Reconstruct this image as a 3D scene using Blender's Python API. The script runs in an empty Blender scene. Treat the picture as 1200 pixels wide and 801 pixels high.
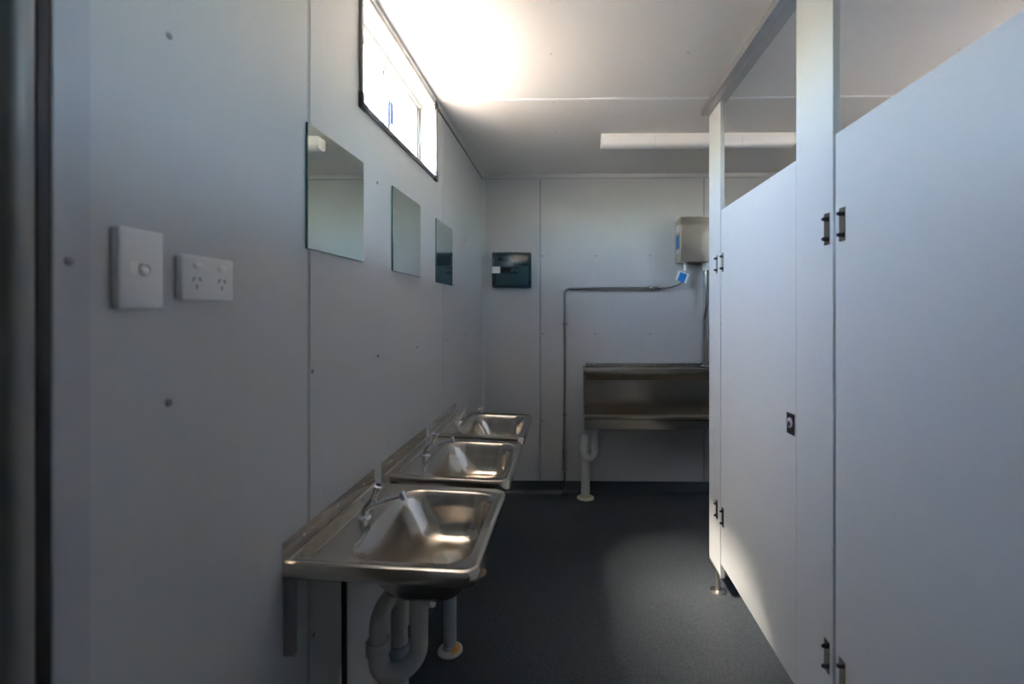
import bpy, bmesh, math
from mathutils import Vector, Matrix

scene = bpy.context.scene
C = scene.collection
PI = math.pi

# ------------------------------------------------------------------ camera
F_PX, YAW, EYE = 541.0, math.radians(1.15), 1.325
cam_d = bpy.data.cameras.new('camera')
cam_d.sensor_fit = 'HORIZONTAL'
cam_d.sensor_width = 36.0
cam_d.lens = F_PX / 1200 * 36.0
cam_d.shift_x = -(66 - F_PX * math.tan(YAW)) / 1200
cam_d.shift_y = -35.5 / 1200
cam_d.clip_start = 0.02
cam_d.dof.use_dof = True
cam_d.dof.focus_distance = 2.3
cam_d.dof.aperture_fstop = 2.4
cam = bpy.data.objects.new('camera', cam_d)
C.objects.link(cam)
cam.location = (0, 0, EYE)
cam.rotation_euler = (PI / 2, 0, YAW)
scene.camera = cam

# ------------------------------------------------------------------ world, sun, exposure
SUN_DIR = Vector((1.33, 0.38, -2.32)).normalized()      # direction the light travels
w = bpy.data.worlds.new('sky')
scene.world = w
w.use_nodes = True
nt = w.node_tree
nt.nodes.clear()
sky = nt.nodes.new('ShaderNodeTexSky')
sky.sky_type = 'NISHITA'
sky.sun_disc = False
sky.sun_elevation = math.asin(-SUN_DIR.z)
sky.sun_rotation = math.atan2(-SUN_DIR.x, -SUN_DIR.y)
sky.air_density = 1.0
sky.dust_density = 1.6
bg = nt.nodes.new('ShaderNodeBackground')
bg.inputs[1].default_value = 1.1
wo = nt.nodes.new('ShaderNodeOutputWorld')
nt.links.new(sky.outputs[0], bg.inputs[0])
nt.links.new(bg.outputs[0], wo.inputs[0])

sun_d = bpy.data.lights.new('sun', 'SUN')
sun_d.energy = 10.5
sun_d.angle = math.radians(16.0)
sun_d.color = (1.0, 0.87, 0.72)
sun = bpy.data.objects.new('sun', sun_d)
C.objects.link(sun)
sun.location = (-6, -1, 9)
sun.rotation_euler = SUN_DIR.to_track_quat('-Z', 'Y').to_euler()

vs = scene.view_settings
vs.view_transform = 'Standard'
vs.look = 'None'
vs.gamma = 1.0
vs.use_curve_mapping = False
vs.exposure = 3.3
scene.cycles.use_denoising = True
scene.cycles.max_bounces = 16
scene.cycles.diffuse_bounces = 10
scene.cycles.glossy_bounces = 6
scene.cycles.transparent_max_bounces = 12
scene.cycles.sample_clamp_indirect = 8.0

# ------------------------------------------------------------------ materials
MATS = {}


def mat(name, col, rough=0.5, metal=0.0, var=0.06, scale=30.0, bump=0.0, bscale=200.0,
        stretch=(1, 1, 1), coat=0.0, spec=0.5, rvar=0.0):
    if name in MATS:
        return MATS[name]
    m = bpy.data.materials.new(name)
    m.use_nodes = True
    n, l = m.node_tree.nodes, m.node_tree.links
    b = n['Principled BSDF']
    b.inputs['Roughness'].default_value = rough
    b.inputs['Metallic'].default_value = metal
    b.inputs['Coat Weight'].default_value = coat
    b.inputs['Specular IOR Level'].default_value = spec
    tc = n.new('ShaderNodeTexCoord')
    mp = n.new('ShaderNodeMapping')
    mp.inputs['Scale'].default_value = stretch
    l.new(tc.outputs['Object'], mp.inputs['Vector'])
    nz = n.new('ShaderNodeTexNoise')
    nz.inputs['Scale'].default_value = scale
    nz.inputs['Detail'].default_value = 3
    l.new(mp.outputs[0], nz.inputs['Vector'])
    mx = n.new('ShaderNodeMix')
    mx.data_type = 'RGBA'
    mx.inputs['A'].default_value = (*[c * (1 - var) for c in col], 1)
    mx.inputs['B'].default_value = (*[min(1, c * (1 + var)) for c in col], 1)
    l.new(nz.outputs['Fac'], mx.inputs['Factor'])
    l.new(mx.outputs['Result'], b.inputs['Base Color'])
    if rvar:
        mr = n.new('ShaderNodeMapRange')
        mr.inputs['To Min'].default_value = max(0.02, rough - rvar)
        mr.inputs['To Max'].default_value = rough + rvar
        l.new(nz.outputs['Fac'], mr.inputs['Value'])
        l.new(mr.outputs[0], b.inputs['Roughness'])
    if bump:
        nb = n.new('ShaderNodeTexNoise')
        nb.inputs['Scale'].default_value = bscale
        l.new(mp.outputs[0], nb.inputs['Vector'])
        bp = n.new('ShaderNodeBump')
        bp.inputs['Strength'].default_value = bump
        bp.inputs['Distance'].default_value = 0.002
        l.new(nb.outputs['Fac'], bp.inputs['Height'])
        l.new(bp.outputs[0], b.inputs['Normal'])
    MATS[name] = m
    return m


WALL = mat('wall_paint', (0.50, 0.51, 0.515), 0.42, var=0.015, scale=4, bump=0.04, bscale=60, stretch=(6, 6, 0.3))
CEIL = mat('ceiling_paint', (0.74, 0.725, 0.70), 0.5, var=0.015, scale=4, bump=0.03, bscale=60)
STRIP = mat('joint_strip_paint', (0.31, 0.335, 0.37), 0.4, var=0.02)
TRIM = mat('trim_paint', (0.55, 0.57, 0.58), 0.4, var=0.02)
SHADOWGAP = mat('shadow_line_grey', (0.10, 0.11, 0.12), 0.6, var=0.05)
LAM = mat('partition_laminate', (0.56, 0.58, 0.595), 0.45, var=0.012, scale=6, bump=0.02, bscale=300)
LAMEDGE = mat('partition_edge', (0.72, 0.72, 0.70), 0.45, var=0.02)
STEEL = mat('stainless_brushed', (0.56, 0.53, 0.49), 0.30, 1.0, var=0.05, scale=2.5, stretch=(1, 3, 3), rvar=0.03)
BASIN = mat('stainless_polished', (0.62, 0.555, 0.485), 0.17, 1.0, var=0.05, scale=9, rvar=0.06)
STEELDK = mat('stainless_dark', (0.30, 0.29, 0.28), 0.38, 1.0, var=0.06)
USTEEL = mat('stainless_urinal', (0.44, 0.40, 0.35), 0.24, 1.0, var=0.05, scale=2.5, stretch=(1, 3, 3), rvar=0.03)
HSTEEL = mat('stainless_hinge', (0.50, 0.48, 0.45), 0.15, 1.0, var=0.03)
CIST = mat('stainless_cistern', (0.60, 0.53, 0.45), 0.34, 1.0, var=0.06, scale=20, stretch=(1, 1, 14))
CHROME = mat('chrome', (0.78, 0.79, 0.82), 0.10, 1.0, var=0.02)
ALU = mat('aluminium', (0.52, 0.52, 0.52), 0.38, 0.9, var=0.03)
ALUDK = mat('aluminium_grey_frame', (0.20, 0.19, 0.185), 0.42, 0.4, var=0.03)
WINWHITE = mat('window_frame_white', (0.60, 0.61, 0.60), 0.4, var=0.02)
PVC = mat('pvc_white', (0.62, 0.61, 0.58), 0.35, var=0.05, scale=14)
PVCSHADE = mat('pvc_shaded', (0.44, 0.43, 0.41), 0.38, var=0.06, scale=14)  # basin trap plastic, darkened for the deep shade under the basins
PVCG = mat('pvc_grey', (0.36, 0.40, 0.43), 0.4, var=0.04, scale=14)
PVCY = mat('pvc_yellowed', (0.66, 0.60, 0.46), 0.4, var=0.08, scale=20)
PLAS = mat('switch_plastic', (0.74, 0.75, 0.75), 0.35, var=0.01)
PLASW = mat('white_plastic', (0.85, 0.85, 0.83), 0.35, var=0.01)
BLACK = mat('black_plastic', (0.015, 0.016, 0.02), 0.4, var=0.1)
RUBBER = mat('rubber_gasket', (0.012, 0.011, 0.014), 0.5, var=0.1)
SCREW = mat('screw_head_grey', (0.20, 0.21, 0.22), 0.4, 0.3, var=0.05)
SCREWC = mat('screw_head_white', (0.60, 0.59, 0.56), 0.4, 0.1, var=0.05)
SCREWD = mat('screw_head_dark', (0.05, 0.045, 0.06), 0.3, 0.8, var=0.1)
SKIRT = mat('skirting_vinyl', (0.045, 0.062, 0.075), 0.35, var=0.1, scale=60)
GREENGL = mat('glass_edge_green', (0.03, 0.16, 0.13), 0.15, var=0.05)
MIRROR = mat('mirror_silvering', (0.70, 0.77, 0.74), 0.015, 1.0, var=0.0)
BLUE = mat('blue_print', (0.01, 0.22, 0.62), 0.4, var=0.05)
WHITEP = mat('label_paper', (0.75, 0.78, 0.80), 0.5, var=0.05)
BLUEPL = mat('blue_plastic', (0.03, 0.05, 0.22), 0.3, var=0.05)
DOORLEAF = mat('entry_door_paint', (0.24, 0.23, 0.185), 0.5, var=0.03)
GROUND = mat('dry_ground', (0.66, 0.50, 0.35), 0.9, var=0.12, scale=0.8)
HOSE = mat('braided_hose', (0.30, 0.30, 0.31), 0.35, 0.9, var=0.25, scale=400)
COPPER = mat('pipe_satin', (0.34, 0.34, 0.34), 0.32, 0.9, var=0.05)
BREAKER = mat('breaker_grey', (0.30, 0.33, 0.34), 0.5, var=0.05)
PINK = mat('indicator_pink', (0.75, 0.62, 0.72), 0.4, var=0.05)
LIGHTW = mat('diffuser_white', (0.86, 0.87, 0.88), 0.3, var=0.01)


def floor_mat():
    m = bpy.data.materials.new('speckled_vinyl')
    m.use_nodes = True
    n, l = m.node_tree.nodes, m.node_tree.links
    b = n['Principled BSDF']
    tc = n.new('ShaderNodeTexCoord')
    v = n.new('ShaderNodeTexVoronoi')
    v.inputs['Scale'].default_value = 260
    l.new(tc.outputs['Object'], v.inputs['Vector'])
    r = n.new('ShaderNodeValToRGB')
    r.color_ramp.elements[0].color = (0.034, 0.041, 0.050, 1)
    r.color_ramp.elements[1].color = (0.082, 0.092, 0.103, 1)
    r.color_ramp.elements[0].position = 0.3
    l.new(v.outputs['Color'], r.inputs['Fac'])
    nz = n.new('ShaderNodeTexNoise')
    nz.inputs['Scale'].default_value = 3
    l.new(tc.outputs['Object'], nz.inputs['Vector'])
    mr = n.new('ShaderNodeMapRange')
    mr.inputs['To Min'].default_value = 0.36
    mr.inputs['To Max'].default_value = 0.5
    l.new(nz.outputs['Fac'], mr.inputs['Value'])
    l.new(mr.outputs[0], b.inputs['Roughness'])
    l.new(r.outputs[0], b.inputs['Base Color'])
    nb = n.new('ShaderNodeTexNoise')
    nb.inputs['Scale'].default_value = 350
    l.new(tc.outputs['Object'], nb.inputs['Vector'])
    bp = n.new('ShaderNodeBump')
    bp.inputs['Strength'].default_value = 0.12
    bp.inputs['Distance'].default_value = 0.002
    l.new(nb.outputs['Fac'], bp.inputs['Height'])
    l.new(bp.outputs[0], b.inputs['Normal'])
    return m


def pane_mat(name, tint, gloss, rough=0.02):
    m = bpy.data.materials.new(name)
    m.use_nodes = True
    n, l = m.node_tree.nodes, m.node_tree.links
    n.clear()
    t = n.new('ShaderNodeBsdfTransparent')
    t.inputs[0].default_value = (*tint, 1)
    g = n.new('ShaderNodeBsdfGlossy')
    g.inputs['Roughness'].default_value = rough
    g.inputs[0].default_value = (0.9, 0.95, 1, 1)
    mx = n.new('ShaderNodeMixShader')
    mx.inputs[0].default_value = gloss
    o = n.new('ShaderNodeOutputMaterial')
    l.new(t.outputs[0], mx.inputs[1])
    l.new(g.outputs[0], mx.inputs[2])
    l.new(mx.outputs[0], o.inputs[0])
    return m


FLOOR = floor_mat()
GLASS = pane_mat('window_glass', (0.90, 0.91, 0.90), 0.06)
_n, _l = GLASS.node_tree.nodes, GLASS.node_tree.links      # obscure bathroom glass: part clear, part scattering
_tr = _n.new('ShaderNodeBsdfTranslucent')
_tr.inputs[0].default_value = (0.92, 0.93, 0.92, 1)
_mx = _n.new('ShaderNodeMixShader')
_mx.inputs[0].default_value = 0.04
_old = [x for x in _n if x.type == 'MIX_SHADER' and x != _mx][0]
_out = [x for x in _n if x.type == 'OUTPUT_MATERIAL'][0]
_l.new(_old.outputs[0], _mx.inputs[1])
_l.new(_tr.outputs[0], _mx.inputs[2])
_l.new(_mx.outputs[0], _out.inputs[0])
SMOKED = pane_mat('smoked_cover', (0.33, 0.47, 0.52), 0.035, 0.15)


# ------------------------------------------------------------------ mesh helpers (bmesh, world coordinates)
def new():
    return bmesh.new()


def box(bm, x0, x1, y0, y1, z0, z1, bev=0.0, seg=2):
    t = bmesh.new()
    bmesh.ops.create_cube(t, size=1)
    for v in t.verts:
        v.co = Vector((x0 if v.co.x < 0 else x1, y0 if v.co.y < 0 else y1, z0 if v.co.z < 0 else z1))
    if bev:
        bmesh.ops.bevel(t, geom=t.edges[:], offset=bev, segments=seg, affect='EDGES', profile=0.5)
    join(bm, t)
    return bm


def join(bm, t):
    me = bpy.data.meshes.new('tmp')
    t.to_mesh(me)
    t.free()
    bm.from_mesh(me)
    bpy.data.meshes.remove(me)


def frame_of(d):
    d = d.normalized()
    a = Vector((0, 0, 1)) if abs(d.z) < 0.95 else Vector((1, 0, 0))
    u = d.cross(a).normalized()
    return u, d.cross(u).normalized()


def loft(bm, loops, close=True, cap0=False, cap1=False):
    rings = [[bm.verts.new(p) for p in lp] for lp in loops]
    n = len(rings[0])
    for a, b in zip(rings, rings[1:]):
        for i in range(n if close else n - 1):
            j = (i + 1) % n
            try:
                bm.faces.new((a[i], a[j], b[j], b[i]))
            except ValueError:
                pass
    if cap0:
        bm.faces.new(rings[0][::-1])
    if cap1:
        bm.faces.new(rings[-1])
    return bm


def tube(bm, pts, r, n=16, cap=True):
    pts = [Vector(p) for p in pts]
    rs = r if isinstance(r, (list, tuple)) else [r] * len(pts)
    loops = []
    u = None
    for i, p in enumerate(pts):
        if i == 0:
            d = pts[1] - p
        elif i == len(pts) - 1:
            d = p - pts[i - 1]
        else:
            d = (pts[i + 1] - p).normalized() + (p - pts[i - 1]).normalized()
        d.normalize()
        if u is None:
            u, v = frame_of(d)
        else:
            u = (u - d * u.dot(d)).normalized()
            v = d.cross(u).normalized()
        loops.append([p + (u * math.cos(2 * PI * k / n) + v * math.sin(2 * PI * k / n)) * rs[i] for k in range(n)])
    return loft(bm, loops, True, cap, cap)


def fillet(pts, rad, seg=8):
    """rounded polyline"""
    pts = [Vector(p) for p in pts]
    out = [pts[0]]
    for i in range(1, len(pts) - 1):
        a, b, c = pts[i - 1], pts[i], pts[i + 1]
        d1, d2 = (a - b), (c - b)
        ang = d1.angle(d2)
        rr = rad[i - 1] if isinstance(rad, (list, tuple)) else rad
        t = min(rr / math.tan(ang / 2), d1.length * 0.49, d2.length * 0.49)
        p1, p2 = b + d1.normalized() * t, b + d2.normalized() * t
        for k in range(seg + 1):
            s = k / seg
            # quadratic-ish arc
            q = (1 - s) ** 2 * p1 + 2 * s * (1 - s) * b + s * s * p2
            arcq = q
            out.append(arcq)
    out.append(pts[-1])
    return out


def lathe(bm, base, axis, prof, n=24, cap=True):
    """prof: list of (radius, height along axis)"""
    base, axis = Vector(base), Vector(axis).normalized()
    u, v = frame_of(axis)
    loops = [[base + axis * h + (u * math.cos(2 * PI * k / n) + v * math.sin(2 * PI * k / n)) * max(r, 1e-4)
              for k in range(n)] for r, h in prof]
    return loft(bm, loops, True, cap, cap)


def prism(bm, poly, axis, a0, a1):
    """poly in the plane normal to axis (x: (y,z)  y: (x,z)  z: (x,y))"""
    def mk(p, a):
        return {'x': (a, p[0], p[1]), 'y': (p[0], a, p[1]), 'z': (p[0], p[1], a)}[axis]
    return loft(bm, [[mk(p, a0) for p in poly], [mk(p, a1) for p in poly]], True, True, True)


def rrect(u0, u1, v0, v1, r, nc=8, ns=5):
    """rounded rectangle, constant point count; r: one radius or 4 (u1v0, u1v1, u0v1, u0v0)"""
    rs = r if isinstance(r, (list, tuple)) else [r] * 4
    cs = [(u1, v0, -PI / 2, -1, 1), (u1, v1, 0, -1, -1), (u0, v1, PI / 2, 1, -1), (u0, v0, PI, 1, 1)]
    pts = []
    corners = []
    for (cu, cv, a0, su, sv), rr in zip(cs, rs):
        ou, ov = cu + su * rr, cv + sv * rr
        corners.append([(ou + rr * math.cos(a0 + PI / 2 * k / nc), ov + rr * math.sin(a0 + PI / 2 * k / nc))
                        for k in range(nc + 1)])
    for i in range(4):
        pts += corners[i]
        a, b = corners[i][-1], corners[(i + 1) % 4][0]
        for k in range(1, ns):
            pts.append((a[0] + (b[0] - a[0]) * k / ns, a[1] + (b[1] - a[1]) * k / ns))
    return pts


# ------------------------------------------------------------------ object helpers
def world_loc(o):
    v = Vector((0, 0, 0))
    while o:
        v = v + o.location
        o = o.parent
    return v


def obj(name, bm, m, parent=None, smooth=True, origin=None):
    if smooth:
        bmesh.ops.remove_doubles(bm, verts=bm.verts, dist=1e-5)
    bmesh.ops.recalc_face_normals(bm, faces=bm.faces)
    base = world_loc(parent) if parent else Vector(origin) if origin else Vector((0, 0, 0))
    if base.length:
        bmesh.ops.translate(bm, verts=bm.verts, vec=-base)
    me = bpy.data.meshes.new(name)
    bm.to_mesh(me)
    bm.free()
    if smooth:
        for p in me.polygons:
            p.use_smooth = True
        try:
            me.set_sharp_from_angle(angle=math.radians(38))
        except AttributeError:
            pass
    me.materials.append(m)
    o = bpy.data.objects.new(name, me)
    C.objects.link(o)
    if parent:
        o.parent = parent
    else:
        o.location = base
    return o


def tag(o, label, cat, group=None):
    o['label'] = label
    o['category'] = cat
    if group:
        o['group'] = group
    return o


def thing(name, label, cat, loc, group=None):
    o = bpy.data.objects.new(name, None)
    o.empty_display_size = 0.05
    C.objects.link(o)
    o.location = loc
    return tag(o, label, cat, group)


def structure(name, label, loc=(0, 0, 0)):
    o = bpy.data.objects.new(name, None)
    C.objects.link(o)
    o.location = loc
    o['kind'] = 'structure'
    o['label'] = label
    o['category'] = name.split('_')[0]
    return o


def smesh(name, bm, m, label, cat=None, smooth=False):
    o = obj(name, bm, m, None, smooth)
    o['kind'] = 'structure'
    o['label'] = label
    o['category'] = cat or name.split('_')[0]
    return o


def copy_tree(src, parent=None):
    c = src.copy()
    C.objects.link(c)
    if parent:
        c.parent = parent
    for ch in list(src.children):
        copy_tree(ch, c)
    return c


def repeat(src, delta, label, **kw):
    c = copy_tree(src)
    c.location = src.location + Vector(delta)
    c['label'] = label
    return c


# ------------------------------------------------------------------ dimensions
XL, XR, YB, YF, ZC = -0.63, 2.27, 3.38, -1.3, 2.331
TH = 0.062            # wall panel thickness
XO = XL - TH          # outer face of the left wall
XP, PT = 0.70, 0.020  # cubicle front plane, board thickness

# ------------------------------------------------------------------ setting
bm = new()
box(bm, -25, 25, -25, 25, -0.6, -0.45)
smesh('ground', bm, GROUND, 'sandy sunlit ground outside the building')

bm = new()
box(bm, XO, XR + TH, YF - TH, YB + TH, -0.06, 0)
smesh('floor', bm, FLOOR, 'dark navy speckled vinyl floor')

# left wall: sandwich panels, joints, screws
WY0, WY1, WZ0, WZ1 = 1.386, 2.166, 1.955, 2.298     # window opening
wl = structure('wall_left', 'pale grey panel wall carrying the basins, mirrors and window')


def panel_box(name, parent, *b):
    bm = new()
    box(bm, *b, bev=0.0015, seg=1)
    return obj(name, bm, WALL, parent, False)


panel_box('wall_panel', wl, XO, XL, YF, -0.36, 0, ZC)
panel_box('wall_panel', wl, XO, XL, -0.36, 0.549, 2.08, ZC)
panel_box('wall_panel', wl, XO, XL, 0.549, 1.103, 0, ZC)


def holed_panel(xi, xo, b0, b1, parent, dy=0.0):
    """panel with the window opening"""
    bm = new()
    yz = [(b0, 0), (b1, 0), (b1, ZC), (b0, ZC)]
    hz = [(WY0 + dy, WZ0), (WY1 + dy, WZ0), (WY1 + dy, WZ1), (WY0 + dy, WZ1)]
    vs_ = {}
    for key, X in (('i', xi), ('o', xo)):
        vs_[key] = [bm.verts.new((X, *p)) for p in yz] + [bm.verts.new((X, *p)) for p in hz]
    for key in 'io':
        v = vs_[key]
        for i in range(4):
            j = (i + 1) % 4
            bm.faces.new((v[i], v[j], v[4 + j], v[4 + i]))
    for k in (0, 4):
        for i in range(4):
            j = (i + 1) % 4
            bm.faces.new((vs_['i'][k + i], vs_['i'][k + j], vs_['o'][k + j], vs_['o'][k + i]))
    obj('wall_panel', bm, WALL, parent, False)


holed_panel(XL, XO, 1.115, 2.302, wl)
panel_box('wall_panel', wl, XO, XL, 2.314, YB + TH, 0, ZC)
for y in (1.109, 2.308):
    bm = new()
    box(bm, XO, XL - 0.0012, y - 0.007, y + 0.007, 0, ZC)
    obj('joint_strip', bm, STRIP, wl, False)


def screw_mesh(axis, r=0.0055, h=0.0025, m=SCREW):
    bm = new()
    lathe(bm, (0, 0, 0), axis, [(r, 0), (r, h * 0.4), (r * 0.7, h * 0.85), (r * 0.2, h)], 12)
    o = obj('screw', bm, m)
    me = o.data
    bpy.data.objects.remove(o)
    return me


def put(name, me, loc, parent):
    o = bpy.data.objects.new(name, me)
    C.objects.link(o)
    o.parent = parent
    o.location = Vector(loc) - world_loc(parent)
    return o


SX = screw_mesh((1, 0, 0))
for y, z in ((0.716, 1.760), (0.716, 1.181), (0.716, 0.53), (1.124, 1.178), (1.516, 1.178), (1.914, 1.176),
             (1.510, 1.750), (1.130, 0.526), (1.914, 0.53), (2.40, 1.178), (2.80, 1.178), (2.80, 1.76)):
    put('screw', SX, (XL, y, z), wl)

# back wall
wb = structure('wall_back', 'pale grey end wall behind the urinal and switchboard')
for x0, x1 in ((XL, -0.212), (-0.200, 0.981), (0.993, XR)):
    panel_box('wall_panel', wb, x0, x1, YB, YB + TH, 0, ZC)
for x in (-0.206, 0.987):
    bm = new()
    box(bm, x - 0.007, x + 0.007, YB + 0.0012, YB + TH, 0, ZC)
    obj('joint_strip', bm, STRIP, wb, False)
SY = screw_mesh((0, -1, 0))
for x in (-0.188, 0.198, 0.597, 1.40):
    for z in (1.733, 1.163, 0.525):
        put('screw', SY, (x, YB, z), wb)

wr = structure('wall_right', 'pale grey panel wall behind the cubicles')
panel_box('wall_panel', wr, XR, XR + TH, YF, -0.097, 0, ZC)
holed_panel(XR, XR + TH, -0.085, 1.103, wr, -1.2)
holed_panel(XR, XR + TH, 1.115, 2.302, wr)
panel_box('wall_panel', wr, XR, XR + TH, 2.314, YB + TH, 0, ZC)
for y in (-0.091, 1.109, 2.308):
    bm = new()
    box(bm, XR + 0.003, XR + TH, y - 0.007, y + 0.007, 0, ZC)
    obj('joint_strip', bm, STRIP, wr, False)
bm = new()
box(bm, XL, XR, YF - TH, YF, 0, ZC)
smesh('wall_front', bm, WALL, 'pale grey end wall opposite the urinal')

# ceiling
ce = structure('ceiling', 'white panel ceiling')
for y0, y1 in ((YF - TH, -0.216), (-0.210, 0.984), (0.990, 2.184), (2.190, YB + TH)):
    bm = new()
    box(bm, XO, XR + TH, y0, y1, ZC, ZC + 0.06, bev=0.0015, seg=1)
    obj('ceiling_panel', bm, CEIL, ce, False)
for y in (-0.213, 0.987, 2.187):
    bm = new()
    box(bm, XO, XR, y - 0.008, y + 0.008, ZC - 0.0025, ZC + 0.05)
    obj('joint_strip', bm, LIGHTW, ce, False)
SZ = screw_mesh((0, 0, -1), m=SCREWC)
for x in (-0.07, 0.466, 1.0, 1.5):
    for y in (1.803, 2.215, 2.577):
        if not (y > 2.5 and x > 0.1):
            put('screw', SZ, (x, y, ZC), ce)

# cornice angles and corner angles
bm = new()
box(bm, XL, XL + 0.009, 0.548, YB, ZC - 0.030, ZC - 0.001, bev=0.002)
smesh('trim_1', bm, TRIM, 'grey cornice angle along the top of the window wall', 'trim')
bm = new()
box(bm, XL, XL + 0.004, 0.548, YB, ZC - 0.035, ZC - 0.030)  # dark strip drawn as the shadow line below the cornice
smesh('trim_2', bm, SHADOWGAP, 'dark painted shadow line under the cornice of the window wall', 'trim')
bm = new()
box(bm, XL + 0.01, XR, YB - 0.009, YB, ZC - 0.030, ZC - 0.001, bev=0.002)
smesh('trim_6', (lambda b: box(b, XL + 0.01, XR, YB - 0.005, YB, ZC - 0.034, ZC - 0.030))(new()), STRIP, 'thin grey line under the cornice of the end wall', 'trim')  # thin line, darker than the cornice above it
smesh('trim_3', bm, TRIM, 'grey cornice angle along the top of the end wall', 'trim')
bm = new()
box(bm, XL, XL + 0.022, YB - 0.004, YB, 0.09, ZC - 0.031, bev=0.001)
box(bm, XL, XL + 0.004, YB - 0.022, YB, 0.09, ZC - 0.036, bev=0.001)
smesh('trim_4', bm, TRIM, 'grey corner angle between window wall and end wall', 'trim')

# coved vinyl skirtings
cove = [(0, 0.088)] + [(0.004, 0.088)] + [(0.004 + 0.024 * (1 - math.cos(a)), 0.026 - 0.024 * math.sin(a))
                                          for a in [PI / 2 * k / 6 for k in range(7)]] + [(0.028, 0.0005), (0, 0.0005)]
bm = new()
prism(bm, [(YB - d, z) for d, z in cove], 'x', XL + 0.004, XR)
smesh('baseboard_back', bm, SKIRT, 'dark navy coved vinyl skirting along the end wall', 'baseboard', True)
bm = new()
prism(bm, [(XL + d, z) for d, z in cove], 'y', 0.61, YB - 0.004)
smesh('baseboard_left', bm, SKIRT, 'dark navy coved vinyl skirting under the basins', 'baseboard', True)
bm = new()
box(bm, XL + 0.04, XR, YB - 0.071, YB - 0.067, -0.001, 0.0008)
smesh('trim_5', bm, mat('weld_bead', (0.09, 0.095, 0.10), 0.4), 'thin grey weld line in the vinyl before the end wall', 'trim')

# ------------------------------------------------------------------ window
win = structure('window_1', 'high sliding window in a white reveal with grey inner trim', (XL, 1.776, WZ0))
bm = new()      # lining of the reveal
t = 0.004
box(bm, XO - 0.01, XL, WY0, WY0 + t, WZ0, WZ1)
box(bm, XO - 0.01, XL, WY1 - t, WY1, WZ0, WZ1)
box(bm, XO - 0.01, XL, WY0 + t, WY1 - t, WZ0, WZ0 + t)
box(bm, XO - 0.01, XL, WY0 + t, WY1 - t, WZ1 - t, WZ1)
obj('reveal_lining', bm, WINWHITE, win, False)
bm = new()      # outer sliding frame
fx0, fx1 = XO - 0.035, XO + 0.004
fw = 0.022
box(bm, fx0, fx1, WY0 + t, WY0 + t + fw, WZ0 + t, WZ1 - t, 0.002)
box(bm, fx0, fx1, WY1 - t - fw, WY1 - t, WZ0 + t, WZ1 - t, 0.002)
box(bm, fx0, fx1, WY0 + t + fw, WY1 - t - fw, WZ0 + t, WZ0 + t + fw, 0.002)
box(bm, fx0, fx1, WY0 + t + fw, WY1 - t - fw, WZ1 - t - fw, WZ1 - t, 0.002)
obj('window_frame', bm, WINWHITE, win)
iy0, iy1 = WY0 + t + fw, WY1 - t - fw
iz0, iz1 = WZ0 + t + fw, WZ1 - t - fw
ym = 1.776


def sash(y0, y1, x0, x1, stile):
    bm = new()
    s = 0.016
    box(bm, x0, x1, y0, y0 + stile[0], iz0, iz1, 0.0015)
    box(bm, x0, x1, y1 - stile[1], y1, iz0, iz1, 0.0015)
    box(bm, x0, x1, y0 + stile[0], y1 - stile[1], iz0, iz0 + s, 0.0015)
    box(bm, x0, x1, y0 + stile[0], y1 - stile[1], iz1 - s, iz1, 0.0015)
    so = obj('sash', bm, ALU if stile[0] > .015 else WINWHITE, win)
    bm = new()
    xm = (x0 + x1) / 2
    box(bm, xm - 0.002, xm + 0.002, y0 + stile[0] - 0.003, y1 - stile[1] + 0.003, iz0 + s - 0.003, iz1 - s + 0.003)
    obj('pane', bm, GLASS, so, False)
    return so


sash(iy0, ym + 0.012, XO - 0.032, XO - 0.018, (0.012, 0.018))
s2 = sash(ym - 0.012, iy1, XO - 0.015, XO - 0.001, (0.020, 0.016))
bm = new()
box(bm, XO - 0.001, XO + 0.010, ym - 0.006, ym + 0.012, 2.050, 2.138, 0.004, 3)
obj('latch_handle', bm, BLUEPL, s2)
# inner trim frame with black corner pieces
o_ = 0.012
bars = [(WY0 - o_, WY0 + 0.004, WZ0 - o_, WZ1 + o_), (WY1 - 0.004, WY1 + o_, WZ0 - o_, WZ1 + o_),
        (WY0 + 0.004, WY1 - 0.004, WZ0 - o_, WZ0 + 0.004), (WY0 + 0.004, WY1 - 0.004, WZ1 - 0.004, WZ1 + o_)]
for y0, y1, z0, z1 in bars:
    bm = new()
    box(bm, XL, XL + 0.010, y0, y1, z0, z1, 0.002)
    obj('trim_bar', bm, ALUDK, win)
for yy, sy in ((WY0, 1), (WY1, -1)):
    for zz, sz, L in ((WZ0, 1, 0.032), (WZ1, -1, 0.022)):
        bm = new()
        ya, yb = sorted((yy - sy * (o_ + 0.003), yy + sy * L))
        za, zb = sorted((zz - sz * (o_ + 0.003), zz + sz * 0.005))
        box(bm, XL, XL + 0.013, ya, yb, za, zb, 0.002)
        ya, yb = sorted((yy - sy * (o_ + 0.003), yy + sy * 0.005))
        za, zb = sorted((zz - sz * (o_ + 0.003), zz + sz * L))
        box(bm, XL, XL + 0.0128, ya, yb, za, zb, 0.002)
        obj('corner_piece', bm, BLACK, win)

win2 = copy_tree(win)       # the same window in the wall behind the cubicles
win2.name = 'window_2'
win2.location.x = XR
win2.rotation_euler.z = PI
win2['label'] = 'high sliding window in the cubicle side wall, opposite the basins'
win3 = copy_tree(win2)
win3.name = 'window_3'
win3.location.y -= 1.2
win3['label'] = 'high sliding window in the cubicle side wall, opposite the entry door'

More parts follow.
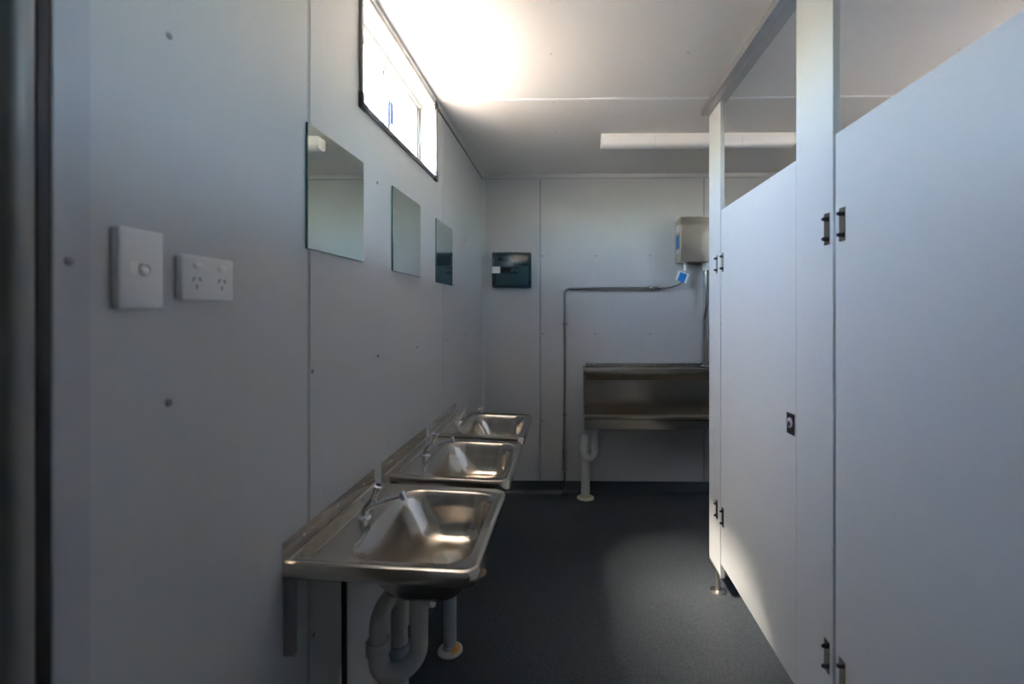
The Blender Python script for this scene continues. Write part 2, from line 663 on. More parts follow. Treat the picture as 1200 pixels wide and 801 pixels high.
# ------------------------------------------------------------------ entry door at the near end of the window wall
dr = structure('door_1', 'closed entry door with aluminium jamb at the end of the window wall', (XL, 0.1, 0))
bm = new()
box(bm, XL, XL + 0.003, 0.549, 0.594, 0.0, 2.12, 0.001, 1)
obj('architrave', bm, mat('architrave_paint', (0.43, 0.45, 0.48), 0.42, var=0.02), dr, False)
bm = new()
box(bm, XL - 0.03, XL + 0.002, 0.534, 0.549, 0.0, 2.1, 0.001)
obj('gasket', bm, RUBBER, dr)
bm = new()
prism(bm, [(XL - 0.05, 0.506), (XL + 0.001, 0.506), (XL + 0.005, 0.509), (XL + 0.007, 0.516), (XL + 0.006, 0.525),
           (XL + 0.002, 0.531), (XL - 0.05, 0.534)], 'z', 0.0, 2.1)
obj('door_jamb', bm, mat('jamb_grey', (0.26, 0.26, 0.25), 0.45, 0.2), dr)
bm = new()
box(bm, XL - 0.05, XL - 0.008, -0.36, 0.506, 0.01, 2.08, 0.002)
obj('door_leaf', bm, DOORLEAF, dr)
put('screw', SX, (XL + 0.003, 0.567, 1.389), dr)


# ------------------------------------------------------------------ hand basins
BY = [1.242, 1.783, 2.319]
BW = 0.240
NAMES = ['nearest the power outlet', 'in the middle of the row', 'nearest the end wall']


def droop(u):
    return -0.042 * u


def make_basin(yc):
    D = 0.770
    t = thing('hand_basin', 'stainless steel wall basin %s' % NAMES[0], 'basin', (XL, yc, D), 'stainless hand basins')

    def P(pts, z):
        return [Vector((XL + u, yc + v, D + droop(u) + z)) for u, v in pts]
    fr = (0.035, 0.035, 0.002, 0.002)
    fr2 = (0.030, 0.030, 0.002, 0.002)
    O = lambda i, r: rrect(0.002 + i * 0.2, 0.430 - i, -BW + i, BW - i, (r, r, 0.002, 0.002))
    bm = new()
    loops = [P(O(0.001, 0.034), -0.030), P(O(0.0, 0.035), -0.027), P(O(0.0, 0.035), -0.004), P(O(0.002, 0.034), 0.001),
             P(O(0.006, 0.031), 0.003), P(O(0.012, 0.027), 0.0025), P(O(0.016, 0.025), 0.0)]
    # bowl: wall-side slope is gentle, the others steep
    def B(back, front, side, r):
        return rrect(0.116 + back, 0.402 - front, -0.205 + side, 0.205 - side, r)
    loops += [P(B(-0.008, -0.006, -0.007, 0.072), 0.0), P(B(0, 0, 0, 0.066), -0.001), P(B(0.006, 0.004, 0.004, 0.062), -0.005),
              P(B(0.018, 0.009, 0.010, 0.060), -0.018), P(B(0.034, 0.015, 0.017, 0.060), -0.050),
              P(B(0.054, 0.021, 0.026, 0.058), -0.085), P(B(0.068, 0.028, 0.036, 0.055), -0.106),
              P(B(0.086, 0.040, 0.052, 0.048), -0.120), P(B(0.108, 0.056, 0.085, 0.040), -0.127),
              P(rrect(0.268, 0.332, -0.032, 0.032, 0.0315), -0.131), P(rrect(0.274, 0.326, -0.026, 0.026, 0.0255), -0.134)]
    loft(bm, loops, True, False, False)
    top = obj('basin_bowl', bm, BASIN, t)
    so = top.modifiers.new('sheet', 'SOLIDIFY')
    so.thickness = 0.0012
    so.offset = 1
    bm = new()
    lathe(bm, (XL + 0.30, yc, D + droop(0.30) - 0.1345), (0, 0, 1), [(0.027, 0), (0.027, 0.002), (0.020, 0.0025), (0.016, 0.001), (0.004, 0.001)], 24)
    obj('drain_outlet', bm, STEELDK, t)
    # pressed ridge behind the tap
    bm = new()
    tube(bm, [(XL + 0.046, yc + v, D + droop(0.046) - 0.0005) for v in (-0.195, -0.19, 0.19, 0.195)], [0.0005, 0.005, 0.005, 0.0005], 12)
    obj('deck_ridge', bm, BASIN, t)
    # upstand against the wall
    bm = new()
    prof = [(0.0005, -0.03), (0.0005, 0.046), (0.003, 0.047), (0.004, 0.045), (0.0035, 0.012), (0.006, 0.004), (0.012, 0.001), (0.012, -0.001)]
    prism(bm, [(XL + u, D + z) for u, z in prof], 'y', yc - BW, yc + BW)
    obj('splashback', bm, BASIN, t)
    s = screw_mesh((1, 0, 0), 0.005, 0.003, CHROME)
    for v in (-0.16, 0.0, 0.16):
        put('screw', s, (XL + 0.0038, yc + v, D + 0.026), t)
    # angle brackets to the wall
    sb = screw_mesh((1, 0, 0), 0.004, 0.003, CHROME)
    for v, sg in ((-BW + 0.004, 1), (BW - 0.004, -1)):
        bm = new()
        ya, yb = sorted((yc + v, yc + v + sg * 0.0025))
        prism(bm, [(XL + 0.001, D - 0.028), (XL + 0.001, D - 0.205), (XL + 0.024, D - 0.205), (XL + 0.031, D - 0.198), (XL + 0.031, D - 0.028)], 'y', ya, yb)
        ya, yb = sorted((yc + v, yc + v + sg * 0.03))
        box(bm, XL + 0.001, XL + 0.0035, ya, yb, D - 0.205, D - 0.028)
        br = obj('bracket', bm, STEELDK, t, False)
        for dz in (0.055, 0.165):
            put('screw', sb, (XL + 0.0035, yc + v + sg * 0.018, D - dz), br)
    return t


b1 = make_basin(BY[0])
for i in (1, 2):
    repeat(b1, (0, BY[i] - BY[0], 0), 'stainless steel wall basin %s' % NAMES[i])


# ------------------------------------------------------------------ basin taps
def make_tap(yc):
    D = 0.770 + droop(0.076)
    x = XL + 0.076
    t = thing('basin_tap', 'chrome lever tap on the basin %s' % NAMES[0], 'tap', (x, yc, D), 'chrome basin taps')
    bm = new()
    lathe(bm, (x, yc, D + 0.0005), (0, 0, 1), [(0.021, 0), (0.021, 0.003), (0.018, 0.007), (0.012, 0.009)], 24)
    obj('base', bm, CHROME, t)
    bm = new()
    tube(bm, fillet([(x, yc, D + 0.006), (x + 0.002, yc, D + 0.026), (x + 0.024, yc, D + 0.052)], 0.03, 6), 0.012, 16)
    obj('body', bm, CHROME, t)
    bm = new()
    tube(bm, fillet([(x + 0.004, yc, D + 0.022), (x + 0.020, yc, D + 0.030), (x + 0.066, yc, D + 0.052), (x + 0.104, yc, D + 0.062)], 0.03, 5),
         0.0065, 14)
    sp = obj('spout', bm, CHROME, t)
    bm = new()
    tube(bm, [(x + 0.102, yc, D + 0.071), (x + 0.110, yc, D + 0.050)], 0.0085, 16)
    obj('aerator', bm, CHROME, sp)
    bm = new()
    a = Vector((0.016, 0, 0.04)).normalized()
    lathe(bm, (x + 0.022, yc, D + 0.047), a, [(0.012, 0), (0.0125, 0.006), (0.0105, 0.012), (0.0125, 0.034), (0.0140, 0.040), (0.0140, 0.043), (0.010, 0.045)], 20)
    h = obj('handle', bm, CHROME, t)
    bm = new()
    q = Vector((x + 0.022, yc, D + 0.047)) + a * 0.0449
    lathe(bm, q, a, [(0.007, 0), (0.007, 0.0012), (0.005, 0.0018)], 16)
    obj('cold_marker', bm, BLUEPL, h)
    return t


t1 = make_tap(BY[0])
for i in (1, 2):
    repeat(t1, (0, BY[i] - BY[0], 0), 'chrome lever tap on the basin %s' % NAMES[i])


# ------------------------------------------------------------------ waste traps
def make_trap(name, label, inlet, zin, zu, up, ztop, stack, r, rs, white, stack_mat, flange_mat, group):
    """inlet, up, stack: (x, y); zin: top of inlet, zu: axis of the U bottom, ztop: axis of the top bend"""
    t = thing(name, label, 'pipe', (stack[0], stack[1], 0), group)
    ix, iy = inlet
    ux, uy = up
    sx, sy = stack
    R = math.hypot(ux - ix, uy - iy) / 2
    dx, dy = (ux - ix) / (2 * R), (uy - iy) / (2 * R)
    pts = [(ix, iy, zin), (ix, iy, (zin + zu + R) / 2), (ix, iy, zu + R)]
    for k in range(1, 13):
        a = PI * k / 12
        d = R * (1 - math.cos(a))
        pts.append((ix + dx * d, iy + dy * d, zu + R - R * math.sin(a)))
    zn = zu + R + 0.03
    pts.append((ux, uy, zn))
    bm = new()
    tube(bm, pts, r, 20)
    ub = obj('u_bend', bm, white, t)
    bm = new()
    R2 = math.hypot(sx - ux, sy - uy) / 2
    ex, ey = (sx - ux) / (2 * R2), (sy - uy) / (2 * R2)
    q = [(ux, uy, zn)]
    for k in range(0, 13):
        a = PI * k / 12
        d = R2 * (1 - math.cos(a))
        q.append((ux + ex * d, uy + ey * d, ztop - R2 + R2 * math.sin(a)))
    zst = zu - 0.01
    q.append((sx, sy, zst))
    tube(bm, q, r * 0.93, 20)
    obj('return_bend', bm, white, t)
    for (cx, cy, cz, hh, rr) in ((ux, uy, zn - 0.012, 0.034, r * 1.28), (ix, iy, zin - 0.034, 0.034, r * 1.22)):
        bm = new()
        prof = []
        n = 24
        loops = []
        for zz, k in ((0, .94), (0.004, 1), (hh - 0.004, 1), (hh, .94)):
            loops.append([Vector((cx + math.cos(2 * PI * i / n) * rr * k * (1 if i % 2 else .95),
                                  cy + math.sin(2 * PI * i / n) * rr * k * (1 if i % 2 else .95), cz + zz)) for i in range(n)])
        loft(bm, loops, True, True, True)
        obj('union_nut', bm, white, t)
    bm = new()
    tube(bm, [(ix + r * 0.4, iy - r * 0.3, zin - 0.062), (ix + r * 1.5, iy - r * 0.8, zin - 0.05), (ix + r * 1.9, iy - r * 1.0, zin - 0.046)], r * 0.42, 14)
    obj('inspection_stub', bm, white, ub)
    bm = new()
    lathe(bm, (sx, sy, 0.004), (0, 0, 1), [(rs, 0), (rs, zst + 0.005), (rs * 1.12, zst + 0.006), (rs * 1.12, zst + 0.03), (rs * .9, zst + 0.031)], 24)
    obj('stand_pipe', bm, stack_mat, t)
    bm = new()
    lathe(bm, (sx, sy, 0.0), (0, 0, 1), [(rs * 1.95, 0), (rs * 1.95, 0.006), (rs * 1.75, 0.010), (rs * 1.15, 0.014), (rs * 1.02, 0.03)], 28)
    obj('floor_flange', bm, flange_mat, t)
    return t


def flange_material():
    """cream plastic with warm sunlight painted in orange on one side of the cone"""
    m = bpy.data.materials.new('flange_warm_light')
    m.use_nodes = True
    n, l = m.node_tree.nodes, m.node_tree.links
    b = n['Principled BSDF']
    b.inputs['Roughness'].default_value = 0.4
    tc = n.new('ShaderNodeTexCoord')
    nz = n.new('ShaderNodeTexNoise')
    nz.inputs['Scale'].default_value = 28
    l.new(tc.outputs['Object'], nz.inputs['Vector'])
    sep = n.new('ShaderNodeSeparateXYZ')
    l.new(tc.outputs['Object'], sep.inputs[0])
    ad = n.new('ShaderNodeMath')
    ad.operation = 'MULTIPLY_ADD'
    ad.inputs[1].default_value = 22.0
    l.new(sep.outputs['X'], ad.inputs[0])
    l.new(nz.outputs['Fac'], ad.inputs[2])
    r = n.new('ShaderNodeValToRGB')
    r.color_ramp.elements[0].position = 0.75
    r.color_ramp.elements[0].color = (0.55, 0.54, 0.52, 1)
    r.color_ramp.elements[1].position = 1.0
    r.color_ramp.elements[1].color = (0.72, 0.33, 0.09, 1)  # orange painted as warm sunlight on the cone
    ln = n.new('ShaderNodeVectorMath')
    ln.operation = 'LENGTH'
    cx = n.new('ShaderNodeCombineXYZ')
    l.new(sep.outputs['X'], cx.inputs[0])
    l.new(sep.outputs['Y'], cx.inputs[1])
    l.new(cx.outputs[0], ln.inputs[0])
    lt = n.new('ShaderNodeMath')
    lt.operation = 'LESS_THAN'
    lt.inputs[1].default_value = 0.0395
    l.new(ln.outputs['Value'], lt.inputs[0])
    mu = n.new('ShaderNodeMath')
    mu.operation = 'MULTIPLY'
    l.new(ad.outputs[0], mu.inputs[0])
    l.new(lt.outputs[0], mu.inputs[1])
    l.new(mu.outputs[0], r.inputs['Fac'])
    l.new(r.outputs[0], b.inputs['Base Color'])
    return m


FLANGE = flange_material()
yc = BY[0]
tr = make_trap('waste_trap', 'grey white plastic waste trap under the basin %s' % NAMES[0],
               (-0.394, yc - 0.032), 0.618, 0.395, (-0.480, yc - 0.085), 0.572, (-0.462, yc + 0.012), 0.0235, 0.0245, PVCSHADE, PVCG, FLANGE, 'basin waste traps')
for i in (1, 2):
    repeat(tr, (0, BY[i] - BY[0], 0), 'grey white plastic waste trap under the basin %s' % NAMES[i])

# supply pipes from floor to taps
bm = new()
tube(bm, fillet([(XL + 0.016, yc + 0.012, 0.03), (XL + 0.016, yc + 0.012, 0.60), (XL + 0.076, yc, 0.70), (XL + 0.076, yc, 0.764)], 0.05), 0.0075, 12)
sp = tag(obj('supply_pipe', bm, BLACK, None, True, (XL + 0.016, yc, 0.03)), 'thin black water pipe on the wall under the basin %s' % NAMES[0], 'pipe', 'basin water pipes')
for i in (1, 2):
    repeat(sp, (0, BY[i] - BY[0], 0), 'thin black water pipe on the wall under the basin %s' % NAMES[i])

# ------------------------------------------------------------------ mirrors
MY = [1.2435, 1.782, 2.322]
mn = ['above the basin nearest the power outlet', 'above the middle basin', 'beside the end wall']
mt = thing('mirror', 'square frameless mirror ' + mn[0], 'mirror', (XL, MY[0], 1.476), 'square wall mirrors')
bm = new()
box(bm, XL + 0.0015, XL + 0.0068, MY[0] - 0.1515, MY[0] + 0.1515, 1.476, 1.779, 0.0008, 1)
obj('glass_edge', bm, GREENGL, mt, False)
bm = new()
box(bm, XL + 0.0067, XL + 0.0072, MY[0] - 0.1505, MY[0] + 0.1505, 1.477, 1.778)
obj('mirror_face', bm, MIRROR, mt, False)
for i in (1, 2):
    repeat(mt, (0, MY[i] - MY[0], -0.006 * i), 'square frameless mirror ' + mn[i])

# ------------------------------------------------------------------ light switch and double socket
t = thing('light_switch', 'tall white plastic light switch plate beside the power outlet', 'switch', (XL, 0.657, 1.328))
bm = new()
box(bm, XL, XL + 0.006, 0.6235, 0.6905, 1.3295, 1.4425, 0.002)
obj('mounting_block', bm, PLAS, t)
bm = new()
box(bm, XL + 0.006, XL + 0.013, 0.622, 0.692, 1.328, 1.444, 0.003, 3)
obj('plate', bm, PLAS, t)
bm = new()
box(bm, XL + 0.013, XL + 0.0134, 0.637, 0.650, 1.379, 1.397, 0.0001, 1)
obj('label_window', bm, PLASW, t, False)
bm = new()
lathe(bm, (XL + 0.0128, 0.660, 1.386), (1, 0, 0), [(0.0095, 0), (0.0095, 0.001), (0.0078, 0.0022), (0.0075, 0.001)], 28)
obj('rocker_ring', bm, PLAS, t)
bm = new()
lathe(bm, (XL + 0.013, 0.660, 1.386), (1, 0, 0.35), [(0.0066, 0), (0.0066, 0.0012), (0.005, 0.0018)], 20)
obj('rocker', bm, PLASW, t)

t = thing('power_outlet', 'white double power outlet with two rocker switches', 'socket', (XL, 0.782, 1.344))
bm = new()
box(bm, XL, XL + 0.006, 0.7275, 0.8375, 1.3455, 1.4165, 0.002)
obj('mounting_block', bm, PLAS, t)
bm = new()
box(bm, XL + 0.006, XL + 0.013, 0.726, 0.839, 1.344, 1.418, 0.003, 3)
obj('plate', bm, PLAS, t)
for yc_ in (0.755, 0.810):
    bm = new()
    loops = []
    for k, hh in ((1, 0), (1, 0.0025), (0.8, 0.004)):
        loops.append([Vector((XL + 0.013 + hh + (0.001 if z > 0 else 0), yc_ + y * k, 1.402 + z * k)) for y, z in
                      [(0.009 * math.cos(a), 0.0052 * math.sin(a)) for a in [2 * PI * q / 20 for q in range(20)]]])
    loft(bm, loops, True, True, True)
    obj('rocker', bm, PLASW, t)
    for dy, dz, ang in ((-0.0065, 0.004, -0.5), (0.0065, 0.004, 0.5), (0.0, -0.0085, 0)):
        bm = new()
        box(bm, XL + 0.0128, XL + 0.0133, -0.0010, 0.0010, -0.0040, 0.0040)
        bmesh.ops.rotate(bm, verts=bm.verts, cent=(0, 0, 0), matrix=Matrix.Rotation(ang, 3, 'X'))
        bmesh.ops.translate(bm, verts=bm.verts, vec=(0, yc_ + dy, 1.375 + dz))
        obj('pin_slot', bm, SCREWD, t, False)

# ------------------------------------------------------------------ switchboard on the end wall
t = thing('switchboard', 'smoked teal plastic switchboard box on the end wall', 'fuse box', (-0.405, YB, 1.498))
X0, X1, Z0, Z1, YF_ = -0.544, -0.267, 1.498, 1.749, 3.285
bm = new()
box(bm, X0 + 0.004, X1 - 0.004, 3.335, YB, Z0 + 0.004, Z1 - 0.004, 0.006, 3)
obj('enclosure', bm, mat('enclosure_teal', (0.11, 0.15, 0.17), 0.4), t)
bm = new()
box(bm, X0 + 0.022, X1 - 0.022, 3.318, 3.336, Z0 + 0.022, Z1 - 0.022, 0.003)
obj('inner_cover', bm, BREAKER, t)
bm = new()
box(bm, -0.485, -0.36, 3.305, 3.3185, 1.598, 1.646, 0.001, 1)
bk = obj('breaker_row', bm, mat('breaker_dark', (0.08, 0.10, 0.12), 0.5), t, False)
for i in range(7):
    bm = new()
    xx = -0.480 + i * 0.0172
    box(bm, xx, xx + 0.015, 3.298, 3.3055, 1.606 + 0.01 * (i % 2), 1.636, 0.001, 1)
    obj('breaker', bm, BREAKER if i > 3 else BLACK, bk, False)
bm = new()
box(bm, -0.50, -0.477, 3.315, 3.3185, 1.695, 1.708)
obj('warning_label', bm, BLACK, t, False)
bm = new()
box(bm, -0.395, -0.29, 3.314, 3.3185, 1.656, 1.732)
obj('schedule_card', bm, mat('card_navy', (0.05, 0.07, 0.11), 0.6), t, False)
bm = new()      # smoked lid: open-backed shell
loft(bm, [[Vector((x, y, z)) for x, z in rrect(X0 + i, X1 - i, Z0 + i, Z1 - i, 0.008)] for y, i in
          ((3.337, 0), (3.292, 0), (3.287, 0.002), (3.285, 0.006))], True, False, True)
obj('lid', bm, SMOKED, t)
bm = new()
box(bm, -0.543, -0.486, 3.2815, 3.2865, 1.599, 1.647, 0.002)
obj('lid_latch', bm, PLAS, t)
for cx in (X0 + 0.012, X1 - 0.012):
    for cz in (Z0 + 0.03, Z1 - 0.03):
        bm = new()
        lathe(bm, (cx, 3.287, cz), (0, -1, 0), [(0.008, 0), (0.008, 0.004), (0.005, 0.005)], 14)
        obj('lid_screw', bm, BLACK, t)

# ------------------------------------------------------------------ urinal
UX0, UX1 = 0.108, 1.33
t = thing('urinal_trough', 'long stainless steel urinal trough on the end wall', 'urinal', ((UX0 + UX1) / 2, YB, 0.528))
bm = new()
box(bm, UX0 + 0.02, UX1 - 0.02, 3.372, YB - 0.001, 0.90, 0.950)
fl = obj('wall_flange', bm, USTEEL, t, False)
s = screw_mesh((0, -1, 0), 0.006, 0.004, CHROME)
for x in (0.19, 0.41, 0.63, 0.86, 1.1, 1.25):
    put('screw', s, (x, 3.372, 0.938), fl)
bm = new()
prism(bm, [(3.372, 0.931), (3.290, 0.925), (3.287, 0.921), (3.287, 0.880), (3.290, 0.876), (3.3635, 0.828), (3.3635, 0.834), (3.293, 0.882), (3.293, 0.918), (3.372, 0.924)],
      'x', UX0, UX1)
obj('sparge_hood', bm, USTEEL, t)
bm = new()
box(bm, UX0 + 0.004, UX1 - 0.004, 3.364, 3.372, 0.545, 0.928)
obj('back_sheet', bm, USTEEL, t, False)
bm = new()
prism(bm, [(3.364, 0.58), (3.34, 0.556), (3.145, 0.548), (3.122, 0.566), (3.112, 0.622), (3.106, 0.630), (3.094, 0.632), (3.088, 0.626), (3.088, 0.608), (3.100, 0.600),
           (3.112, 0.534), (3.128, 0.526), (3.372, 0.526), (3.372, 0.58)], 'x', UX0 + 0.004, UX1 - 0.004)
obj('trough', bm, USTEEL, t)
for xa, sg in ((UX0, 1), (UX1, -1)):
    bm = new()
    poly = [(3.378, 0.930), (3.290, 0.925), (3.288, 0.876), (3.288, 0.690), (3.270, 0.655), (3.092, 0.636), (3.088, 0.61), (3.112, 0.530), (3.128, 0.524), (3.378, 0.524)]
    x0, x1 = sorted((xa, xa + sg * 0.004))
    prism(bm, poly, 'x', x0, x1)
    x0, x1 = sorted((xa + sg * 0.004, xa + sg * 0.018))
    box(bm, x0, x1, 3.288, 3.2905, 0.66, 0.876)
    obj('end_panel', bm, USTEEL, t, False)
bm = new()
box(bm, 0.99, 1.03, 3.285, 3.2875, 0.893, 0.905)
obj('maker_plate', bm, BLACK, t, False)

make_trap('urinal_trap', 'cream plastic waste trap with floor pipe under the urinal', (0.188, 3.255), 0.524, 0.305, (0.108, 3.215), 0.440, (0.122, 3.285),
          0.0255, 0.031, PVC, PVC, PVCY, None)

# flush cistern
t = thing('flush_cistern', 'stainless steel cistern box on the end wall above the urinal', 'cistern', (0.975, YB, 1.67))
bm = new()
box(bm, 0.777, 1.19, 3.215, YB, 1.672, 1.972, 0.003)
cb = obj('tank', bm, CIST, t)
bm = new()
box(bm, 0.774, 1.193, 3.210, YB, 1.972, 1.984, 0.002)
obj('tank_lid', bm, CIST, t)
for y0, y1, z0, z1, m in ((3.245, 3.345, 1.885, 1.935, WHITEP), (3.245, 3.345, 1.770, 1.865, BLUE), (3.255, 3.335, 1.735, 1.765, WHITEP)):
    bm = new()
    box(bm, 0.7765, 0.7771, y0, y1, z0, z1)
    obj('sticker', bm, m, cb, False)
bm = new()
box(bm, 0.985, 1.015, 3.2145, 3.2152, 1.895, 1.903)
obj('emblem', bm, SCREWD, cb, False)
bm = new()
lathe(bm, (0.985, 3.300, 1.618), (0, 0, 1), [(0.026, 0), (0.030, 0.002), (0.031, 0.02), (0.037, 0.024), (0.037, 0.052)], 24)
obj('outlet_nut', bm, PLASW, t)
bm = new()
lathe(bm, (0.830, 3.29, 1.640), (0, 0, 1), [(0.009, 0), (0.012, 0.003), (0.012, 0.018), (0.017, 0.019), (0.017, 0.031)], 18)
obj('inlet_tail', bm, PLASW, t)

t = thing('flush_pipe', 'chrome flush pipe from the cistern down to the urinal', 'pipe', (0.975, 3.33, 0.925))
bm = new()
tube(bm, fillet([(0.985, 3.300, 1.625), (0.985, 3.300, 1.37), (0.982, 3.336, 1.28), (0.982, 3.336, 0.935)], 0.1, 6), 0.0235, 20)
obj('pipe', bm, CHROME, t)
bm = new()
lathe(bm, (0.982, 3.336, 0.931), (0, 0, 1), [(0.036, 0), (0.036, 0.006), (0.030, 0.012), (0.030, 0.034), (0.025, 0.036)], 22)
obj('collar', bm, CHROME, t)

# feed pipe on the end wall
px, py = -0.026, 3.345
t = thing('feed_pipe', 'grey water pipe running up the end wall and across to the cistern', 'pipe', (px, py, 0))
bm = new()
tube(bm, fillet([(px, py, 0.31), (px, py, 1.492), (0.60, py, 1.496)], 0.05, 10), 0.0092, 14)
obj('pipe', bm, COPPER, t)
bm = new()
lathe(bm, (px, py, 0.02), (0, 0, 1), [(0.0075, 0), (0.0075, 0.16), (0.011, 0.165), (0.013, 0.20), (0.011, 0.235), (0.014, 0.24), (0.014, 0.31), (0.010, 0.315)], 16)
obj('riser', bm, STEELDK, t)
bm = new()
lathe(bm, (px, py, 0.05), (0, 0, 1), [(0.0085, 0), (0.0085, 0.05), (0.010, 0.055), (0.0085, 0.06), (0.0085, 0.11)], 16)
obj('chrome_sleeve', bm, CHROME, t)
bm = new()
lathe(bm, (px, py, 0.0), (0, 0, 1), [(0.034, 0), (0.034, 0.006), (0.016, 0.012), (0.010, 0.02)], 22)
obj('floor_flange', bm, BLACK, t)
for z in (1.235, 0.580, 0.185):
    bm = new()
    box(bm, px - 0.020, px + 0.020, py - 0.002, py + 0.002, z - 0.005, z + 0.005, 0.001, 1)
    lathe(bm, (px, py, z - 0.007), (0, 0, 1), [(0.0115, 0), (0.0115, 0.014)], 16)
    box(bm, px - 0.005, px + 0.005, py, YB - 0.0005, z - 0.005, z + 0.005)
    obj('pipe_clip', bm, STEELDK, t)
bm = new()
lathe(bm, (0.585, py, 1.496), (1, 0, 0), [(0.012, 0), (0.015, 0.004), (0.015, 0.02), (0.011, 0.024), (0.016, 0.03), (0.016, 0.05), (0.010, 0.055), (0.014, 0.062), (0.014, 0.085), (0.008, 0.09)], 16)
v = obj('stop_valve', bm, CHROME, t)
bm = new()
tube(bm, [(0.625, py, 1.496), (0.625, py - 0.03, 1.500)], 0.006, 10)
box(bm, 0.612, 0.64, py - 0.04, py - 0.03, 1.494, 1.508, 0.003)
obj('valve_handle', bm, CHROME, v)

t = thing('inlet_hose', 'thin braided hose from the valve to the cistern', 'hose', (0.67, py, 1.49))
bm = new()
hp = []
ctrl = [Vector(p) for p in ((0.672, py, 1.496), (0.80, py, 1.488), (0.865, 3.31, 1.56), (0.830, 3.29, 1.632))]
for k in range(25):
    s = k / 24
    hp.append((1 - s) ** 3 * ctrl[0] + 3 * s * (1 - s) ** 2 * ctrl[1] + 3 * s * s * (1 - s) * ctrl[2] + s ** 3 * ctrl[3])
tube(bm, hp, 0.0055, 12)
obj('braid', bm, HOSE, t)
bm = new()
lathe(bm, (0.830, 3.29, 1.615), (0, 0, 1), [(0.007, 0), (0.010, 0.003), (0.010, 0.018), (0.007, 0.024)], 14)
obj('hose_nut', bm, PLASW, t)

t = thing('hose_tag', 'blue and white tag hanging on the cistern hose', 'tag', (0.803, 3.275, 1.57))
R = Matrix.Rotation(math.radians(20), 3, 'Y')
for nm, b, m in (('tag_card', (-0.040, 0.040, -0.004, 0.0, -0.034, 0.034), PLASW), ('blue_print', (-0.024, 0.026, -0.0055, -0.004, -0.034, 0.028), BLUE)):
    bm = new()
    box(bm, *b, bev=0.0006, seg=1)
    bmesh.ops.rotate(bm, verts=bm.verts, cent=(0, 0, 0), matrix=R)
    bmesh.ops.translate(bm, verts=bm.verts, vec=(0.803, 3.275, 1.570))
    obj(nm, bm, m, t, False)

# ------------------------------------------------------------------ ceiling batten light
t = thing('batten_light', 'long white batten light fitting on the ceiling, switched off', 'light', (0.73, 2.645, ZC))
LX0, LX1, LY0, LY1 = 0.185, 1.275, 2.612, 2.690
bm = new()
box(bm, LX0 + 0.004, LX1 - 0.004, LY0 + 0.003, LY1 - 0.003, ZC - 0.022, ZC - 0.0005, 0.001, 1)
obj('base_tray', bm, PLASW, t, False)
bm = new()
sec = [(LY0, ZC - 0.020), (LY0, ZC - 0.048), (LY0 + 0.004, ZC - 0.060), (LY0 + 0.014, ZC - 0.068), (LY0 + 0.039, ZC - 0.072),
       (LY1 - 0.014, ZC - 0.068), (LY1 - 0.004, ZC - 0.060), (LY1, ZC - 0.048), (LY1, ZC - 0.020)]
prism(bm, sec, 'x', LX0 + 0.006, LX1 - 0.006)
obj('diffuser', bm, LIGHTW, t)
for xa in (LX0, LX1 - 0.008):
    bm = new()
    cy, cz = (LY0 + LY1) / 2, ZC - 0.04
    e = [(cy + (y - cy) * 1.03, min(ZC - 0.001, cz + (z - cz) * 1.04)) for y, z in sec]
    e[0] = (e[0][0], ZC - 0.001)
    e[-1] = (e[-1][0], ZC - 0.001)
    prism(bm, e, 'x', xa, xa + 0.008)
    obj('end_cap', bm, PLASW, t)
for xa in (0.485, 0.975):
    bm = new()
    cy, cz = (LY0 + LY1) / 2, ZC - 0.04
    e = [(cy + (y - cy) * 1.03, cz + (z - cz) * 1.04) for y, z in sec]
    prism(bm, e, 'x', xa, xa + 0.006)
    obj('clip', bm, WHITEP, t)

# ------------------------------------------------------------------ toilet cubicles
ZD0, ZD1 = 0.170, 1.790
ZP0 = 0.098


def board(name, y0, y1, z0, z1, parent, m=LAM):
    bm = new()
    box(bm, XP, XP + PT, y0, y1, z0, z1, 0.0012, 1)
    return obj(name, bm, m, parent, False)


HS = screw_mesh((-1, 0, 0), 0.0062, 0.014, SCREWD)


def hinge_plate(y, z, parent):
    bm = new()
    box(bm, XP - 0.0025, XP, y - 0.013, y + 0.013, z - 0.043, z + 0.043, 0.0008, 1)
    h = obj('hinge_plate', bm, HSTEEL, parent, False)
    for dz in (-0.027, 0.027):
        put('screw', HS, (XP - 0.0025, y, z + dz), h)


HZ = (1.548, 0.395)
piv = [(2.142, 2.310, 'beside the urinal bay'), (1.236, 1.433, 'between the two cubicle doors'), (0.300, 0.508, 'at the entry end of the cubicle row')]
for i, (y0, y1, where) in enumerate(piv):
    t = thing('cubicle_pilaster', 'pale full height pilaster board ' + where, 'partition', (XP, (y0 + y1) / 2, 0), 'cubicle pilasters')
    board('board', y0, y1, ZP0, ZC - 0.034, t)
    ly = (y0 + y1) / 2 - 0.02
    bm = new()
    lathe(bm, (XP + 0.01, ly, 0.004), (0, 0, 1), [(0.011, 0), (0.011, ZP0 - 0.006)], 18)
    obj('leg', bm, STEEL, t)
    bm = new()
    lathe(bm, (XP + 0.01, ly, 0.0), (0, 0, 1), [(0.036, 0), (0.036, 0.004), (0.030, 0.007), (0.016, 0.010), (0.012, 0.018)], 26)
    obj('foot', bm, STEEL, t)
    bm = new()
    box(bm, XP - 0.002, XP + PT + 0.002, y0 + 0.002, y1 - 0.002, ZP0 - 0.004, ZP0 + 0.012, 0.001, 1)
    obj('bottom_channel', bm, STEEL, t, False)
    if i < 2:
        for z in HZ:
            hinge_plate(y0 + (0.045 if i == 0 else 0.026), z, t)

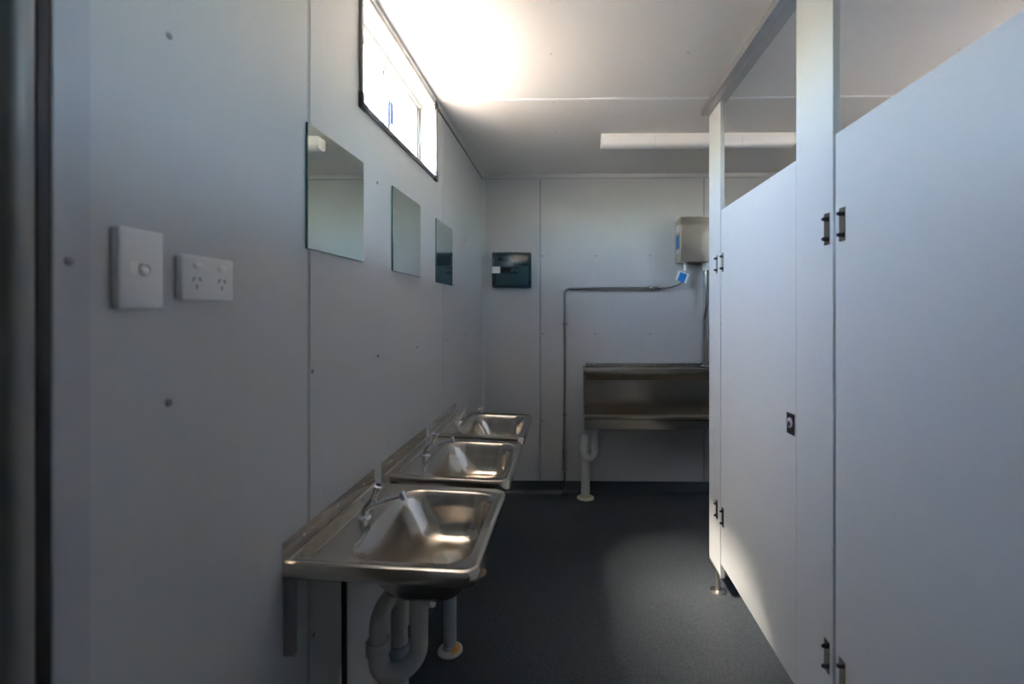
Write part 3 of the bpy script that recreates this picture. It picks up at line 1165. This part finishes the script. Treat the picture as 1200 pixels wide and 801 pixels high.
doors = [(1.4342, 2.131, 'pale blue grey cubicle door beside the urinal bay, with dark latch'),
         (0.520, 1.224, 'pale blue grey cubicle door opposite the basin nearest the power outlet')]
for i, (y0, y1, label) in enumerate(doors):
    t = thing('cubicle_door', label, 'door', (XP, (y0 + y1) / 2, 0), 'cubicle doors')
    board('board', y0, y1, ZD0, ZD1, t)
    for z in HZ:
        hinge_plate(y1 - (0.027 if i == 0 else 0.032), z, t)
    ly = y0 + 0.030
    bm = new()
    box(bm, XP - 0.004, XP, ly - 0.024, ly + 0.024, 0.940, 1.006, 0.0015, 1)
    la = obj('latch_plate', bm, BLACK, t, False)
    bm = new()
    lathe(bm, (XP - 0.004, ly, 0.977), (-1, 0, 0), [(0.016, 0), (0.016, 0.002), (0.013, 0.003)], 22)
    obj('indicator_dial', bm, PINK, la)
    bm = new()
    lathe(bm, (XP - 0.006, ly, 0.974), (-1, 0, 0), [(0.008, 0), (0.008, 0.003), (0.006, 0.004)], 16)
    obj('turn_slot', bm, BLUEPL, la)

# head rail on the ceiling
bm = new()
yr0, yr1 = 0.0, 2.315
prism(bm, [(0.662, ZC - 0.0005), (0.662, ZC - 0.030), (0.697, ZC - 0.030), (0.697, ZC - 0.026), (0.666, ZC - 0.026), (0.666, ZC - 0.0005)], 'y', yr0, yr1)
prism(bm, [(0.736, ZC - 0.0005), (0.736, ZC - 0.030), (0.722, ZC - 0.030), (0.722, ZC - 0.026), (0.732, ZC - 0.026), (0.732, ZC - 0.0005)], 'y', yr0, yr1)
prism(bm, [(0.697, ZC - 0.012), (0.697, ZC - 0.034), (0.722, ZC - 0.034), (0.722, ZC - 0.012)], 'y', yr0, yr1)
tag(obj('head_rail', bm, ALU, None, False, (0.70, yr0, ZC)), 'aluminium head rail along the ceiling above the cubicle doors', 'rail')

# dividing boards
for y, label in ((2.285, 'pale dividing board between urinal bay and cubicle'), (1.320, 'pale dividing board between the two cubicles'),
                 (0.400, 'pale end board of the cubicle row near the entry')):
    bm = new()
    box(bm, XP + PT + 0.004, XR - 0.004, y - 0.010, y + 0.010, 0.15, 1.785, 0.0012, 1)
    tag(obj('dividing_board', bm, LAM, None, False, (1.5, y, 0.15)), label, 'partition', 'cubicle dividers')
